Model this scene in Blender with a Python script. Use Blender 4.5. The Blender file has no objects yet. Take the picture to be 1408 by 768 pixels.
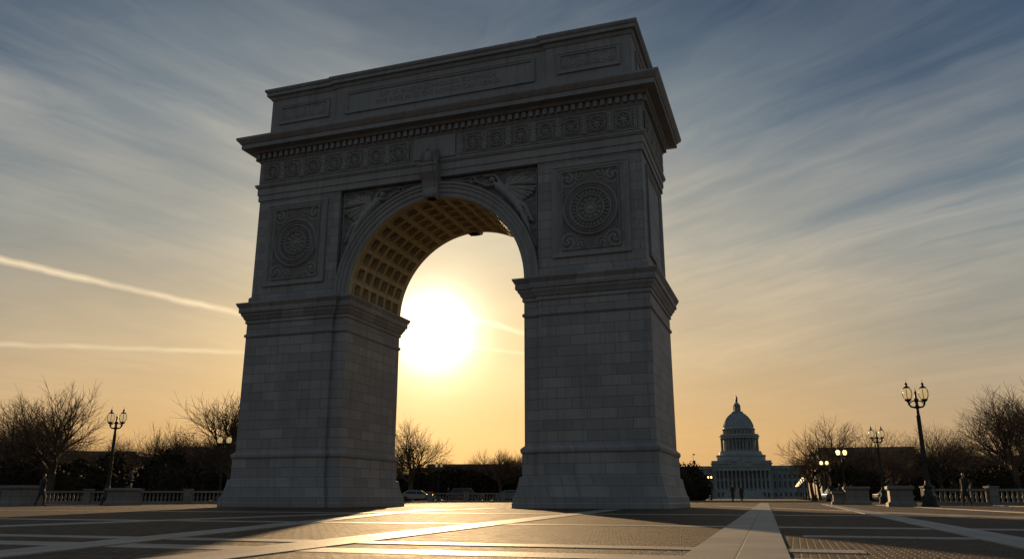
import bpy, bmesh, math, random
import numpy as np
from mathutils import Vector, Matrix

random.seed(7); np.random.seed(7)
scene = bpy.context.scene
R = math.radians

# ------------------------------------------------------------------ helpers
class MB:
    def __init__(s): s.v=[]; s.f=[]; s.m=[]; s.mi=0
    def add(s, vs, fs):
        o=len(s.v); s.v.extend([tuple(p) for p in vs])
        for f in fs: s.f.append(tuple(i+o for i in f)); s.m.append(s.mi)
    def box(s,x0,x1,y0,y1,z0,z1):
        vs=[(x0,y0,z0),(x1,y0,z0),(x1,y1,z0),(x0,y1,z0),(x0,y0,z1),(x1,y0,z1),(x1,y1,z1),(x0,y1,z1)]
        s.add(vs,[(3,2,1,0),(4,5,6,7),(0,1,5,4),(1,2,6,5),(2,3,7,6),(3,0,4,7)])
    def lathe(s,prof,cx=0,cy=0,n=16,cap=True,sx=1,sy=1,rot=0):
        vs=[];fs=[]
        for r,z in prof:
            for k in range(n):
                a=2*math.pi*k/n+rot
                vs.append((cx+r*sx*math.cos(a),cy+r*sy*math.sin(a),z))
        for i in range(len(prof)-1):
            for k in range(n):
                k2=(k+1)%n
                fs.append((i*n+k,i*n+k2,(i+1)*n+k2,(i+1)*n+k))
        if cap:
            fs.append(tuple(range(n-1,-1,-1)))
            b=(len(prof)-1)*n; fs.append(tuple(range(b,b+n)))
        s.add(vs,fs)
    def tube(s,pts,rads,n=6,cap=False):
        pts=[Vector(p) for p in pts]; vs=[];fs=[]
        ref=Vector((0.13,0.31,0.94))
        for i,p in enumerate(pts):
            if i==0: d=pts[1]-pts[0]
            elif i==len(pts)-1: d=pts[-1]-pts[-2]
            else: d=pts[i+1]-pts[i-1]
            d.normalize()
            a=d.cross(ref if abs(d.dot(ref))<.95 else Vector((1,0,0))); a.normalize(); b=d.cross(a)
            for k in range(n):
                t=2*math.pi*k/n
                vs.append(p+(a*math.cos(t)+b*math.sin(t))*rads[i])
        for i in range(len(pts)-1):
            for k in range(n):
                k2=(k+1)%n
                fs.append((i*n+k,i*n+k2,(i+1)*n+k2,(i+1)*n+k))
        if cap:
            fs.append(tuple(range(n-1,-1,-1))); b=(len(pts)-1)*n; fs.append(tuple(range(b,b+n)))
        s.add(vs,fs)
    def prism(s,poly,prof,cap=True):
        n=len(poly); offs=[]
        for i in range(n):
            p0=Vector(poly[i-1]);p1=Vector(poly[i]);p2=Vector(poly[(i+1)%n])
            e1=(p1-p0).normalized(); e2=(p2-p1).normalized()
            n1=Vector((e1.y,-e1.x)); n2=Vector((e2.y,-e2.x))
            offs.append((n1+n2)/(1+n1.dot(n2)))
        vs=[];fs=[]
        for o,z in prof:
            for i in range(n):
                vs.append((poly[i][0]+offs[i].x*o,poly[i][1]+offs[i].y*o,z))
        for j in range(len(prof)-1):
            for i in range(n):
                i2=(i+1)%n
                fs.append((j*n+i,j*n+i2,(j+1)*n+i2,(j+1)*n+i))
        if cap:
            fs.append(tuple(range(n-1,-1,-1))); b=(len(prof)-1)*n; fs.append(tuple(range(b,b+n)))
        s.add(vs,fs)
    def rings(s,u0,u1,z0,z1,prof,fmap,fill=False):
        vs=[];fs=[]
        for ins,h in prof:
            for (u,z) in ((u0+ins,z0+ins),(u1-ins,z0+ins),(u1-ins,z1-ins),(u0+ins,z1-ins)):
                vs.append(fmap(u,z,h))
        for j in range(len(prof)-1):
            for i in range(4):
                i2=(i+1)%4
                fs.append((j*4+i,j*4+i2,(j+1)*4+i2,(j+1)*4+i))
        if fill:
            b=(len(prof)-1)*4; fs.append((b,b+1,b+2,b+3))
        s.add(vs,fs)
    def obj(s,name,mats,parent=None,smooth=False,loc=(0,0,0),rotz=0,scale=None,recalc=False,auto=None):
        me=bpy.data.meshes.new(name+"_mesh"); me.from_pydata(s.v,[],s.f); 
        if not isinstance(mats,(list,tuple)): mats=[mats]
        for m in mats: me.materials.append(m)
        if len(mats)>1: me.polygons.foreach_set("material_index",s.m)
        if recalc:
            bm=bmesh.new(); bm.from_mesh(me); bmesh.ops.recalc_face_normals(bm,faces=bm.faces); bm.to_mesh(me); bm.free()
        if smooth: me.polygons.foreach_set("use_smooth",[True]*len(me.polygons))
        if auto is not None:
            me.polygons.foreach_set("use_smooth",[True]*len(me.polygons))
            bm=bmesh.new(); bm.from_mesh(me)
            for e in bm.edges:
                if len(e.link_faces)==2 and e.calc_face_angle(0)>R(auto): e.smooth=False
            bm.to_mesh(me); bm.free()
        me.update()
        o=bpy.data.objects.new(name,me); scene.collection.objects.link(o)
        o.location=loc; o.rotation_euler=(0,0,rotz)
        if scale: o.scale=scale
        if parent: o.parent=parent
        return o

def empty(name,loc=(0,0,0),rotz=0,scale=(1,1,1)):
    o=bpy.data.objects.new(name,None); scene.collection.objects.link(o)
    o.location=loc; o.rotation_euler=(0,0,rotz); o.scale=scale; o.empty_display_size=.5
    return o

# ------------------------------------------------------------------ materials
class NT:
    def __init__(s,tree): s.t=tree; s.n=tree.nodes; s.l=tree.links
    def new(s,typ,**k):
        nd=s.n.new(typ)
        for a,b in k.items(): setattr(nd,a,b)
        return nd
    def setin(s,nd,i,v):
        if v is None: return
        if isinstance(v,bpy.types.NodeSocket): s.l.new(v,nd.inputs[i])
        else: nd.inputs[i].default_value=v
    def math(s,op,a,b=None,c=None,clamp=False):
        nd=s.new('ShaderNodeMath',operation=op,use_clamp=clamp); s.setin(nd,0,a); s.setin(nd,1,b); s.setin(nd,2,c); return nd.outputs[0]
    def vmath(s,op,a,b=None,out=0):
        nd=s.new('ShaderNodeVectorMath',operation=op); s.setin(nd,0,a); s.setin(nd,1,b); return nd.outputs[out]
    def mix(s,f,a,b,typ='MIX'):
        nd=s.new('ShaderNodeMix',data_type='RGBA',blend_type=typ); nd.clamp_factor=True
        s.setin(nd,0,f); s.setin(nd,6,a); s.setin(nd,7,b); return nd.outputs[2]
    def ramp(s,f,stops,interp='LINEAR'):
        nd=s.new('ShaderNodeValToRGB'); cr=nd.color_ramp; cr.interpolation=interp
        while len(cr.elements)<len(stops): cr.elements.new(.5)
        for e,(p,c) in zip(cr.elements,stops):
            e.position=p; e.color=(c,c,c,1) if not isinstance(c,(tuple,list)) else (*c,1)
        s.setin(nd,0,f); return nd.outputs[0]
    def noise(s,vec,scale,detail=4,rough=.55,dist=0):
        nd=s.new('ShaderNodeTexNoise'); s.setin(nd,'Vector',vec); nd.inputs['Scale'].default_value=scale
        nd.inputs['Detail'].default_value=detail; nd.inputs['Roughness'].default_value=rough; nd.inputs['Distortion'].default_value=dist
        return nd.outputs[0]
    def comb(s,x,y,z):
        nd=s.new('ShaderNodeCombineXYZ'); s.setin(nd,0,x); s.setin(nd,1,y); s.setin(nd,2,z); return nd.outputs[0]
    def sep(s,v):
        nd=s.new('ShaderNodeSeparateXYZ'); s.setin(nd,0,v); return nd.outputs
    def mapping(s,v,rot=(0,0,0),scale=(1,1,1),loc=(0,0,0)):
        nd=s.new('ShaderNodeMapping'); s.setin(nd,0,v); nd.inputs['Rotation'].default_value=rot; nd.inputs['Scale'].default_value=scale
        nd.inputs['Location'].default_value=loc; return nd.outputs[0]

def base_mat(name):
    m=bpy.data.materials.new(name); m.use_nodes=True; t=NT(m.node_tree)
    p=m.node_tree.nodes['Principled BSDF']; return m,t,p

def simple(name,col,rough=.6,metal=0,var=.25,nscale=3,bump=0,emit=None,estr=0):
    m,t,p=base_mat(name)
    tc=t.new('ShaderNodeTexCoord').outputs['Object']
    n=t.noise(tc,nscale,2)
    c=t.mix(t.ramp(n,[(.3,0),(.7,1)]),(*[x*(1-var) for x in col],1),(*[min(1,x*(1+var)) for x in col],1))
    t.l.new(c,p.inputs['Base Color']); p.inputs['Roughness'].default_value=rough; p.inputs['Metallic'].default_value=metal
    if bump:
        b=t.new('ShaderNodeBump'); b.inputs['Strength'].default_value=bump; b.inputs['Distance'].default_value=.02
        t.l.new(t.noise(tc,nscale*8,4),b.inputs['Height']); t.l.new(b.outputs[0],p.inputs['Normal'])
    if emit:
        p.inputs['Emission Color'].default_value=(*emit,1); p.inputs['Emission Strength'].default_value=estr
    return m

def marble(name,blocks=True,bw=1.35,bh=.47,tone=(.36,.355,.34),relief=False):
    m,t,p=base_mat(name)
    tc=t.new('ShaderNodeTexCoord').outputs['Object']
    x,y,z=t.sep(tc)
    v=t.comb(t.math('ADD',x,y),z,0.0)
    big=t.noise(tc,.35,4,.6); fine=t.noise(tc,6,4,.7)
    st=t.noise(t.comb(t.math('MULTIPLY',t.math('ADD',x,y),2.2),t.math('MULTIPLY',z,.18),0.0),1.6,4,.6)
    lo=tuple(c*.78 for c in tone); hi=tuple(min(1,c*1.22) for c in tone)
    if blocks:
        br=t.new('ShaderNodeTexBrick'); br.offset=.5; br.offset_frequency=2
        t.l.new(v,br.inputs['Vector']); br.inputs['Scale'].default_value=1
        br.inputs['Brick Width'].default_value=bw; br.inputs['Row Height'].default_value=bh
        br.inputs['Mortar Size'].default_value=.014; br.inputs['Mortar Smooth'].default_value=.2; br.inputs['Bias'].default_value=0
        br.inputs['Color1'].default_value=(*lo,1); br.inputs['Color2'].default_value=(*hi,1)
        br.inputs['Mortar'].default_value=(*(c*.36 for c in tone),1)
        c=br.outputs[0]
    else:
        c=t.mix(fine,(*lo,1),(*hi,1))
    c=t.mix(t.ramp(big,[(.32,.45),(.6,0)]),c,(*(k*.58 for k in tone),1))
    c=t.mix(t.ramp(st,[(.48,0),(.72,.6)]),c,(tone[0]*.52,tone[1]*.5,tone[2]*.47,1))
    c=t.mix(t.math('MULTIPLY',fine,.35),c,(tone[0]*.75,tone[1]*.76,tone[2]*.8,1))
    if relief:   # recess shade painted into the colour of the carving's low parts
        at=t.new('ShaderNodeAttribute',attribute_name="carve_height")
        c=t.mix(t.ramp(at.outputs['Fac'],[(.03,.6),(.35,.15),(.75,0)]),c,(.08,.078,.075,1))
    t.l.new(c,p.inputs['Base Color']); p.inputs['Roughness'].default_value=.65
    b=t.new('ShaderNodeBump'); b.inputs['Strength'].default_value=.5; b.inputs['Distance'].default_value=.03
    h=fine
    if blocks: h=t.math('SUBTRACT',t.math('MULTIPLY',fine,.35),br.outputs[1])
    t.l.new(h,b.inputs['Height']); t.l.new(b.outputs[0],p.inputs['Normal'])
    return m

M_stone=marble("arch_marble_blocks",tone=(.30,.305,.31))
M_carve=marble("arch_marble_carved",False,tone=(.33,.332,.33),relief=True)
M_trim=marble("arch_marble_trim",False,tone=(.30,.305,.31))
M_vault=marble("arch_vault_stone",False,tone=(.52,.43,.25))  # lighter, golden marble: sunlight bounced into the vault is put into the colour
M_gran=marble("granite_blocks",True,1.6,.55,(.22,.215,.205))
M_cap=marble("capitol_stone",True,3,1.2,(.30,.345,.355))
M_iron=simple("lamp_iron",(.03,.035,.032),.45,.6,.3,6)
M_glass=simple("lamp_glass",(.75,.66,.45),.15,0,.15,8,emit=(1,.66,.28),estr=.45)
M_glow=simple("lamp_bulb",(.9,.8,.5),.3,0,.1,8,emit=(1,.66,.28),estr=3.2)
M_bark=simple("tree_bark",(.08,.055,.037),.9,0,.35,4)
M_dark=simple("window_glass",(.02,.025,.03),.12,0,.3,.4)
M_bld=marble("building_stone",True,2.4,.9,(.13,.12,.11))
M_roof=simple("roof_slate",(.05,.052,.055),.6,0,.3,1)

def foliage_mat(name,a,b):
    m,t,p=base_mat(name)
    tc=t.new('ShaderNodeTexCoord').outputs['Object']
    n=t.noise(tc,.8,3); n2=t.noise(tc,9,1)
    c=t.mix(t.ramp(n,[(.35,0),(.65,1)]),(*a,1),(*b,1)); c=t.mix(n2,c,(a[0]*.5,a[1]*.5,a[2]*.5,1))
    t.l.new(c,p.inputs['Base Color']); p.inputs['Roughness'].default_value=.9; p.inputs['Specular IOR Level'].default_value=.15
    return m
M_fol=foliage_mat("evergreen_foliage",(.035,.032,.018),(.08,.058,.03))
M_grass=foliage_mat("lawn_grass",(.04,.045,.02),(.07,.06,.03))

AZ=R(-19)   # plaza / arch orientation about Z
def plaza_vec(t,tc):
    return t.mapping(tc,rot=(0,0,-AZ))

# cobbled paving
m,t,p=base_mat("cobble_paving"); M_cob=m
tc=plaza_vec(t,t.new('ShaderNodeTexCoord').outputs['Object'])
br=t.new('ShaderNodeTexBrick'); t.l.new(tc,br.inputs['Vector']); br.inputs['Scale'].default_value=1
br.inputs['Brick Width'].default_value=.13; br.inputs['Row Height'].default_value=.10; br.inputs['Mortar Size'].default_value=.010
br.inputs['Mortar Smooth'].default_value=.8; br.inputs['Bias'].default_value=-.1
br.inputs['Color1'].default_value=(.05,.035,.025,1); br.inputs['Color2'].default_value=(.165,.112,.07,1); br.inputs['Mortar'].default_value=(.02,.016,.013,1)
n1=t.noise(tc,.5,4,.6); n2=t.noise(tc,14,3,.7); n3=t.noise(tc,3.2,4,.7)
c=t.mix(t.ramp(n1,[(.35,.5),(.62,0)]),br.outputs[0],(.045,.034,.027,1))
c=t.mix(t.ramp(n3,[(.45,0),(.75,.45)]),c,(.15,.105,.072,1))
t.l.new(c,p.inputs['Base Color'])
t.l.new(t.math('MULTIPLY_ADD',n3,.35,.56),p.inputs['Roughness']); p.inputs['Specular IOR Level'].default_value=.16
b=t.new('ShaderNodeBump'); b.inputs['Strength'].default_value=1; b.inputs['Distance'].default_value=.03
t.l.new(t.math('SUBTRACT',t.math('MULTIPLY',n2,.9),br.outputs[1]),b.inputs['Height']); t.l.new(b.outputs[0],p.inputs['Normal'])
# granite strips
m,t,p=base_mat("granite_strip"); M_strip=m
tc=t.new('ShaderNodeTexCoord').outputs['Object']
br=t.new('ShaderNodeTexBrick'); t.l.new(tc,br.inputs['Vector']); br.inputs['Scale'].default_value=1; br.offset=.37
br.inputs['Brick Width'].default_value=1.15; br.inputs['Row Height'].default_value=.9; br.inputs['Mortar Size'].default_value=.009
br.inputs['Color1'].default_value=(.32,.30,.27,1); br.inputs['Color2'].default_value=(.46,.43,.385,1); br.inputs['Mortar'].default_value=(.1,.085,.075,1)
n1=t.noise(tc,1.1,5,.65); n2=t.noise(tc,30,3,.7)
c=t.mix(t.ramp(n1,[(.4,.55),(.65,0)]),br.outputs[0],(.22,.195,.165,1))
c=t.mix(t.math('MULTIPLY',n2,.35),c,(.22,.2,.18,1))
t.l.new(c,p.inputs['Base Color']); t.l.new(t.math('MULTIPLY_ADD',n1,.3,.45),p.inputs['Roughness']); p.inputs['Specular IOR Level'].default_value=.25
b=t.new('ShaderNodeBump'); b.inputs['Strength'].default_value=.6; b.inputs['Distance'].default_value=.012
t.l.new(t.math('SUBTRACT',n2,br.outputs[1]),b.inputs['Height']); t.l.new(b.outputs[0],p.inputs['Normal'])
M_asph=simple("asphalt",(.05,.05,.05),.8,0,.25,2,.3)

# ------------------------------------------------------------------ camera
cam=bpy.data.cameras.new("camera"); co=bpy.data.objects.new("camera",cam); scene.collection.objects.link(co)
co.location=(0,0,.42); co.rotation_euler=(R(90+15.4),0,0)
cam.sensor_width=36; cam.lens=1091/1408*36; cam.clip_start=.05; cam.clip_end=8000
scene.camera=co

# ------------------------------------------------------------------ world
SAZ,SEL=-5.7,11.6
def dirv(az,el): 
    a=R(az); e=R(el); return Vector((math.sin(a)*math.cos(e),math.cos(a)*math.cos(e),math.sin(e)))
SUN=dirv(SAZ,SEL)
w=bpy.data.worlds.new("World"); scene.world=w; w.use_nodes=True
try:
    w.cycles.sampling_method='MANUAL'; w.cycles.sample_map_resolution=512
except Exception: pass
t=NT(w.node_tree); bg=t.n['Background']; 
D=t.new('ShaderNodeTexCoord').outputs['Generated']
x,y,z=t.sep(D)
zc=t.math('MAXIMUM',z,0.0)
dot=t.vmath('DOT_PRODUCT',D,tuple(SUN),out=1)
ang=t.math('MULTIPLY',t.math('ARCCOSINE',t.math('MINIMUM',dot,.999999)),180/math.pi)
gA=t.ramp(zc,[(0,(.74,.35,.085)),(.07,(.80,.45,.145)),(.17,(.66,.46,.225)),(.3,(.38,.37,.30)),(.42,(.13,.215,.27)),(.56,(.022,.09,.165)),(1,(.02,.06,.12))])
gB=t.ramp(zc,[(0,(.50,.30,.13)),(.07,(.45,.31,.17)),(.17,(.28,.275,.235)),(.3,(.065,.14,.21)),(.42,(.012,.056,.13)),(.56,(.004,.027,.078)),(1,(.03,.07,.12))])
tB=t.ramp(t.math('DIVIDE',ang,60),[(.12,0),(.36,.45),(.62,.92),(1,1)],'EASE')
base=t.mix(tB,gA,gB)
back=t.ramp(t.math('DIVIDE',ang,180),[(.36,0),(.6,1)])
base=t.mix(back,base,(.092,.116,.14,1))
# cirrus: gently arched streaks drawn out across a high flat layer
den=t.math('ADD',zc,.14)
px_=t.math('DIVIDE',x,den); py_=t.math('DIVIDE',y,den)
P=t.comb(px_,py_,0.0)
warp=t.noise(P,1.1,4,.6)
wx_=t.math('MULTIPLY_ADD',warp,.7,px_); wy_=t.math('MULTIPLY_ADD',warp,-.8,py_)
ab=t.math('SQRT',t.math('MULTIPLY_ADD',t.math('ADD',px_,.15),t.math('ADD',px_,.15),.12))
ac=t.math('ADD',t.math('MULTIPLY_ADD',warp,.7,t.math('MULTIPLY',ab,.76)),t.math('MULTIPLY',wy_,.65))
s1=t.ramp(t.noise(t.comb(t.math('MULTIPLY',ac,2.2),t.math('MULTIPLY',wx_,.6),2.9),1.5,5,.55,.35),[(.34,0),(.74,1)])
s1b=t.ramp(t.noise(t.comb(t.math('MULTIPLY',ac,8),t.math('MULTIPLY',wx_,1.9),7.3),1.6,4,.62,.5),[(.34,0),(.82,1)])
s3=t.ramp(t.noise(t.comb(px_,py_,4.0),.9,4,.55),[(.30,0),(.66,1)])
cl=t.math('MULTIPLY',t.math('MULTIPLY_ADD',s3,.85,.15),t.math('MULTIPLY_ADD',s1,.62,t.math('MULTIPLY',s1b,.30)),clamp=True)
cl=t.math('MULTIPLY_ADD',s3,.16,cl,clamp=True)
hz=t.ramp(zc,[(.0,.25),(.12,.6),(.3,1),(.42,.85),(.55,.6)])
cl=t.math('MULTIPLY',cl,hz)
an=t.ramp(t.math('DIVIDE',ang,60),[(.1,0),(.8,1)])
ccol=t.mix(an,t.ramp(zc,[(0,(.90,.52,.2)),(.25,(.95,.73,.45)),(.5,(.58,.57,.50))]),t.ramp(zc,[(0,(.62,.44,.25)),(.3,(.52,.49,.41)),(.55,(.17,.24,.30))]))
sky=t.mix(t.math('MULTIPLY',cl,.9),base,ccol)
# contrails
ratio=t.math('DIVIDE',x,t.math('MAXIMUM',y,.05))
tn1=t.noise(D,22,2); tn2=t.noise(D,14,2)
def trail(a,b,wd,r0,r1,amt,sky):
    A=dirv(*a);B=dirv(*b);N=A.cross(B).normalized()
    wob=t.math('MULTIPLY',t.math('SUBTRACT',tn1,.5),wd*1.6)
    d=t.math('ABSOLUTE',t.math('ADD',t.vmath('DOT_PRODUCT',D,tuple(N),out=1),wob))
    f=t.math('SUBTRACT',1.0,t.math('DIVIDE',d,wd),clamp=True)
    f=t.math('MULTIPLY',f,t.ramp(tn2,[(.3,.45),(.6,1)]))
    m1=t.new('ShaderNodeMapRange',interpolation_type='SMOOTHSTEP'); t.setin(m1,0,ratio); m1.inputs[1].default_value=r0-.03; m1.inputs[2].default_value=r0+.05
    m2=t.new('ShaderNodeMapRange',interpolation_type='SMOOTHSTEP'); t.setin(m2,0,ratio); m2.inputs[1].default_value=r1-.05; m2.inputs[2].default_value=r1+.05; m2.inputs[3].default_value=1; m2.inputs[4].default_value=0
    f=t.math('MULTIPLY',t.math('MULTIPLY',f,m1.outputs[0]),m2.outputs[0])
    f=t.math('MULTIPLY',f,t.math('GREATER_THAN',y,.1))
    return t.mix(t.math('MULTIPLY',f,amt),sky,(.98,.78,.5,1))
sky=trail((-33.98,14.07),(-18.97,12.2),.0052,-.95,-.25,.8,sky)
sky=trail((-33.2,9.0),(-18.9,9.67),.004,-.75,-.22,.5,sky)
sky=trail((-3.98,12.85),(.86,11.5),.005,-.1,.06,.75,sky)
sky=trail((-4,10.6),(1.5,10.0),.003,-.1,.08,.45,sky)
def lobe(width,power,amp,col):
    q=t.math('POWER',t.math('DIVIDE',ang,width),power)
    e=t.math('MULTIPLY',t.math('EXPONENT',t.math('MULTIPLY',q,-1.0)),amp)
    nd=t.new('ShaderNodeVectorMath',operation='SCALE'); nd.inputs[0].default_value=col; t.l.new(e,nd.inputs[3]); return nd.outputs[0]
g=t.vmath('ADD',lobe(1.7,1.35,5,(1,.92,.72)),lobe(6,1.0,.66,(1,.74,.36)))
g=t.vmath('ADD',g,lobe(17,1.6,.09,(1,.6,.25)))
sky=t.vmath('ADD',sky,g)
nis=t.new('ShaderNodeTexSky',sky_type='NISHITA'); nis.sun_disc=False; nis.sun_elevation=R(SEL); nis.sun_rotation=R(SAZ); nis.dust_density=2
ns=t.new('ShaderNodeVectorMath',operation='SCALE'); t.l.new(nis.outputs[0],ns.inputs[0]); ns.inputs[3].default_value=.002
sky=t.vmath('ADD',sky,ns.outputs[0])
t.l.new(sky,bg.inputs[0]); bg.inputs[1].default_value=1.0

sl_=bpy.data.lights.new("sun",'SUN'); so=bpy.data.objects.new("sun",sl_); scene.collection.objects.link(so)
sl_.energy=4.6; sl_.angle=R(.5); sl_.color=(1,.66,.33)
so.rotation_euler=(-SUN).to_track_quat('-Z','Y').to_euler(); so.location=(-10,100,40)

# ------------------------------------------------------------------ ground
g=MB(); g.add([(-4000,-600,-.02),(4000,-600,-.02),(4000,6000,-.02),(-4000,6000,-.02)],[(0,1,2,3)]); g.obj("ground",M_grass)
g=MB(); g.add([(-75,-40,0),(75,-40,0),(75,64,0),(75,84,0),(-75,84,0)],[(0,1,2,3,4)]); g.obj("plaza_paving",M_cob)
def strip(px,py,ang_deg,length,width,k):
    # strip begins at (px,py) and runs along heading ang_deg (from +Y, clockwise)
    s=MB(); s.box(0,length,-width/2,width/2,-.01,.004+.0012*k)
    s.obj("stone_paving_strip",M_strip,loc=(px,py,0),rotz=R(90-ang_deg))
k=0
for (px,py,a,L,wd) in [
    (-27,15.8,109,75,.52),(-27,23.2,109,58,.55),(-30,34,109,100,.7),(-40,60,109,110,.8),
    (-7,10.1,109,10.4,.4),(3.3,9.45,109,30,.42),
    (-3.5,1.0,13.5,32,.6),(-4.05,3.2,1.6,30,.5),(-10.5,4,17,34,.55),(3.6,4.2,19,60,.5),(9.6,4,16,60,.55),(11.2,16,1,30,.5),(17,14,19,60,.6),
    (.55,2.6,17.2,80,.74)]:
    strip(px,py,a,L,wd,k); k+=1

# ------------------------------------------------------------------ triumphal arch
AR=empty("triumphal_arch",(-13.95,40.90,0),AZ)
W,T=21.2,6.1; CX,CZ,RA=10.6,10.36,4.7
pl=[(0,0),(5.15,0),(5.15,.16),(5.9,.16),(5.9,T-.16),(5.15,T-.16),(5.15,T),(0,T)]
pr=[(W-x,y) for x,y in pl][::-1]
prof=[(.46,0),(.46,.2),(.43,.24),(.43,.46),(.36,.54),(.3,.76),(.24,1.0),(.2,1.25),(.2,1.3),(.11,1.34),(.09,1.4),(.09,2.3),(.14,2.36),(.16,2.42),(.16,2.52),(.1,2.58),(.03,2.64),(0,2.68),
 (0,8.5),(.06,8.53),(.08,8.6),(.06,8.67),(0,8.7),(0,9.22),(.07,9.25),(.07,9.42),(.12,9.45),(.17,9.58),(.24,9.66),(.26,9.76),(.34,9.8),(.34,10.04),(.38,10.08),(.44,10.2),(.46,10.22),(.46,10.3),(.05,10.36)]
for nm,poly in (("pier",pl),("pier",pr)):
    b=MB(); b.prism(poly,prof); b.obj("pier",M_stone,AR,auto=25)
b=MB()
b.prism([(.08,.06),(5.15,.06),(5.15,T-.06),(.08,T-.06)],[(.0,10.34),(0,16.15)])
b.prism([(W-5.15,.06),(W-.08,.06),(W-.08,T-.06),(W-5.15,T-.06)],[(.0,10.34),(0,16.15)])
b.prism([(.08,.06),(5.1,.06),(5.1,T-.06),(.08,T-.06)],[(.1,10.345),(.1,10.62),(.03,10.7),(.003,10.72)])
b.prism([(W-5.1,.06),(W-.08,.06),(W-.08,T-.06),(W-5.1,T-.06)],[(.1,10.345),(.1,10.62),(.03,10.7),(.003,10.72)])
b.obj("upper_pier_wall",M_stone,AR)
b=MB(); NA=64
for vv,flip in ((.38,False),(T-.38,True)):
    vs=[];fs=[]
    for i in range(NA+1):
        th=math.pi*i/NA; xx=CX-RA*math.cos(th); zz=CZ+RA*math.sin(th)
        vs+= [(xx,vv,zz),(xx,vv,16.15)]
    for i in range(NA):
        f=(2*i,2*i+2,2*i+3,2*i+1); fs.append(f[::-1] if flip else f)
    b.add(vs,fs)
    for a0,a1 in ((5.1,5.9),(15.3,16.1)):
        f=(0,1,2,3); b.add([(a0,vv,10.3),(a1,vv,10.3),(a1,vv,16.15),(a0,vv,16.15)],[f[::-1] if flip else f])
b.obj("spandrel_wall",M_trim,AR)
b=MB()
prof=[(4.7,.14),(4.72,.12),(4.92,.12),(4.95,.06),(5.14,.06),(5.17,0.0),(5.3,0.0),(5.34,-.07),(5.44,-.09),(5.46,-.07),(5.46,.4)]
for side_ in (0,1):
    vs=[];fs=[];n=len(prof)
    for i in range(97):
        th=math.pi*i/96
        for r,v in prof:
            vs.append((CX-r*math.cos(th), v if side_==0 else T-v, CZ+r*math.sin(th)))
    for i in range(96):
        for j in range(n-1):
            fs.append((i*n+j,(i+1)*n+j,(i+1)*n+j+1,i*n+j+1))
    b.add(vs,fs)
b.obj("archivolt",M_trim,AR,auto=25)
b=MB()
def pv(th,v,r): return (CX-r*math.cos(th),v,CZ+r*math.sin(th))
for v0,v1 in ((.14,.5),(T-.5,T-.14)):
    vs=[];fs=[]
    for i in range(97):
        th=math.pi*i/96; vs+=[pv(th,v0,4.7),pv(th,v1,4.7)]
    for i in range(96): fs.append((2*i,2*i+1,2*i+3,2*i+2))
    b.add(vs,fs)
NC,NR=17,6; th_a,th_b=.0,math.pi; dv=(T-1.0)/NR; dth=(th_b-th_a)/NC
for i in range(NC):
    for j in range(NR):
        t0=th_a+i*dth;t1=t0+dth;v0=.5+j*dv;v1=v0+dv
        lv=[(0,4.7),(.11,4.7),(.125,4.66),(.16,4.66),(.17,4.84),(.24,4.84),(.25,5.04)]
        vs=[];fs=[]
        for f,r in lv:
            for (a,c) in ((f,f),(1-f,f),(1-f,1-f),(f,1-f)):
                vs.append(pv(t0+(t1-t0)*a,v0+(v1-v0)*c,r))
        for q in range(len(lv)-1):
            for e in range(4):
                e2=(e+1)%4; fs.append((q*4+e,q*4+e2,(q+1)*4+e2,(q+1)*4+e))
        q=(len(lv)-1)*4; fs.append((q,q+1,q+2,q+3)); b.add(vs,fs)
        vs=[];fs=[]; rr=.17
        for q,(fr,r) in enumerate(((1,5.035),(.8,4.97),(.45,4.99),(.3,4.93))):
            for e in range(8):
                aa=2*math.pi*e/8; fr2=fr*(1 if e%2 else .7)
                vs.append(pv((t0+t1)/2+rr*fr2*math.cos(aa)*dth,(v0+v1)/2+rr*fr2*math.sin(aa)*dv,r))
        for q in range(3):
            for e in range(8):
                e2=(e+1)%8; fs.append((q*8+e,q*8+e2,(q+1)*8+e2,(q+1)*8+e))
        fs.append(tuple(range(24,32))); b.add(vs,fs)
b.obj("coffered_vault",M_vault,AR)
b=MB()
b.prism([(0,0),(W,0),(W,T),(0,T)],[(.0,16.1),(.0,16.42),(.05,16.44),(.05,16.8),(.1,16.83),(.17,16.94),(.17,17.02),(.02,17.05),(.02,18.32),(.06,18.35),(.12,18.44),(.12,18.80),(.32,18.84),(.38,18.92),(.40,18.98),(.80,19.0),(.80,19.24),(.86,19.27),(.9,19.34),(1.0,19.44),(1.03,19.5),(1.03,19.6),(.4,19.72),(-.3,19.8)])
b.obj("entablature",M_trim,AR,auto=25)
b=MB()
nD=int((W+.3)/.36)
for i in range(nD+1):
    u=-.12+(W+.24-.2)*i/nD
    b.box(u,u+.2,-.3,-.118,18.5,18.79); b.box(u,u+.2,T+.118,T+.3,18.5,18.79)
nD=int((T+.3)/.36)
for i in range(nD+1):
    u=-.12+(T+.24-.2)*i/nD
    b.box(W+.118,W+.3,u,u+.2,18.5,18.79); b.box(-.3,-.118,u,u+.2,18.5,18.79)
b.obj("dentils",M_trim,AR)
b=MB(); ya,yb,yc=.34,.24,.14
poly=[(.15,ya),(4.4,ya),(4.4,yb),(16.5,yb),(16.5,yc),(20.85,yc),(20.85,T-.2),(16.5,T-.2),(16.5,T-.3),(4.4,T-.3),(4.4,T-.2),(.15,T-.2)]
b.prism(poly,[(.28,19.6),(.28,20.02),(.2,20.08),(.12,20.2),(.02,20.26),(0,20.28),(0,22.3),(.05,22.33),(.1,22.42),(.12,22.5),(.26,22.54),(.26,22.72),(.31,22.75),(.36,22.84),(.36,22.93),(.1,23.0)])
b.obj("attic",M_trim,AR,auto=25)
F=lambda v0:(lambda u,z,h:(u,v0-h,z))
S=lambda x0:(lambda u,z,h:(x0+h,u,z))
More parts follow.
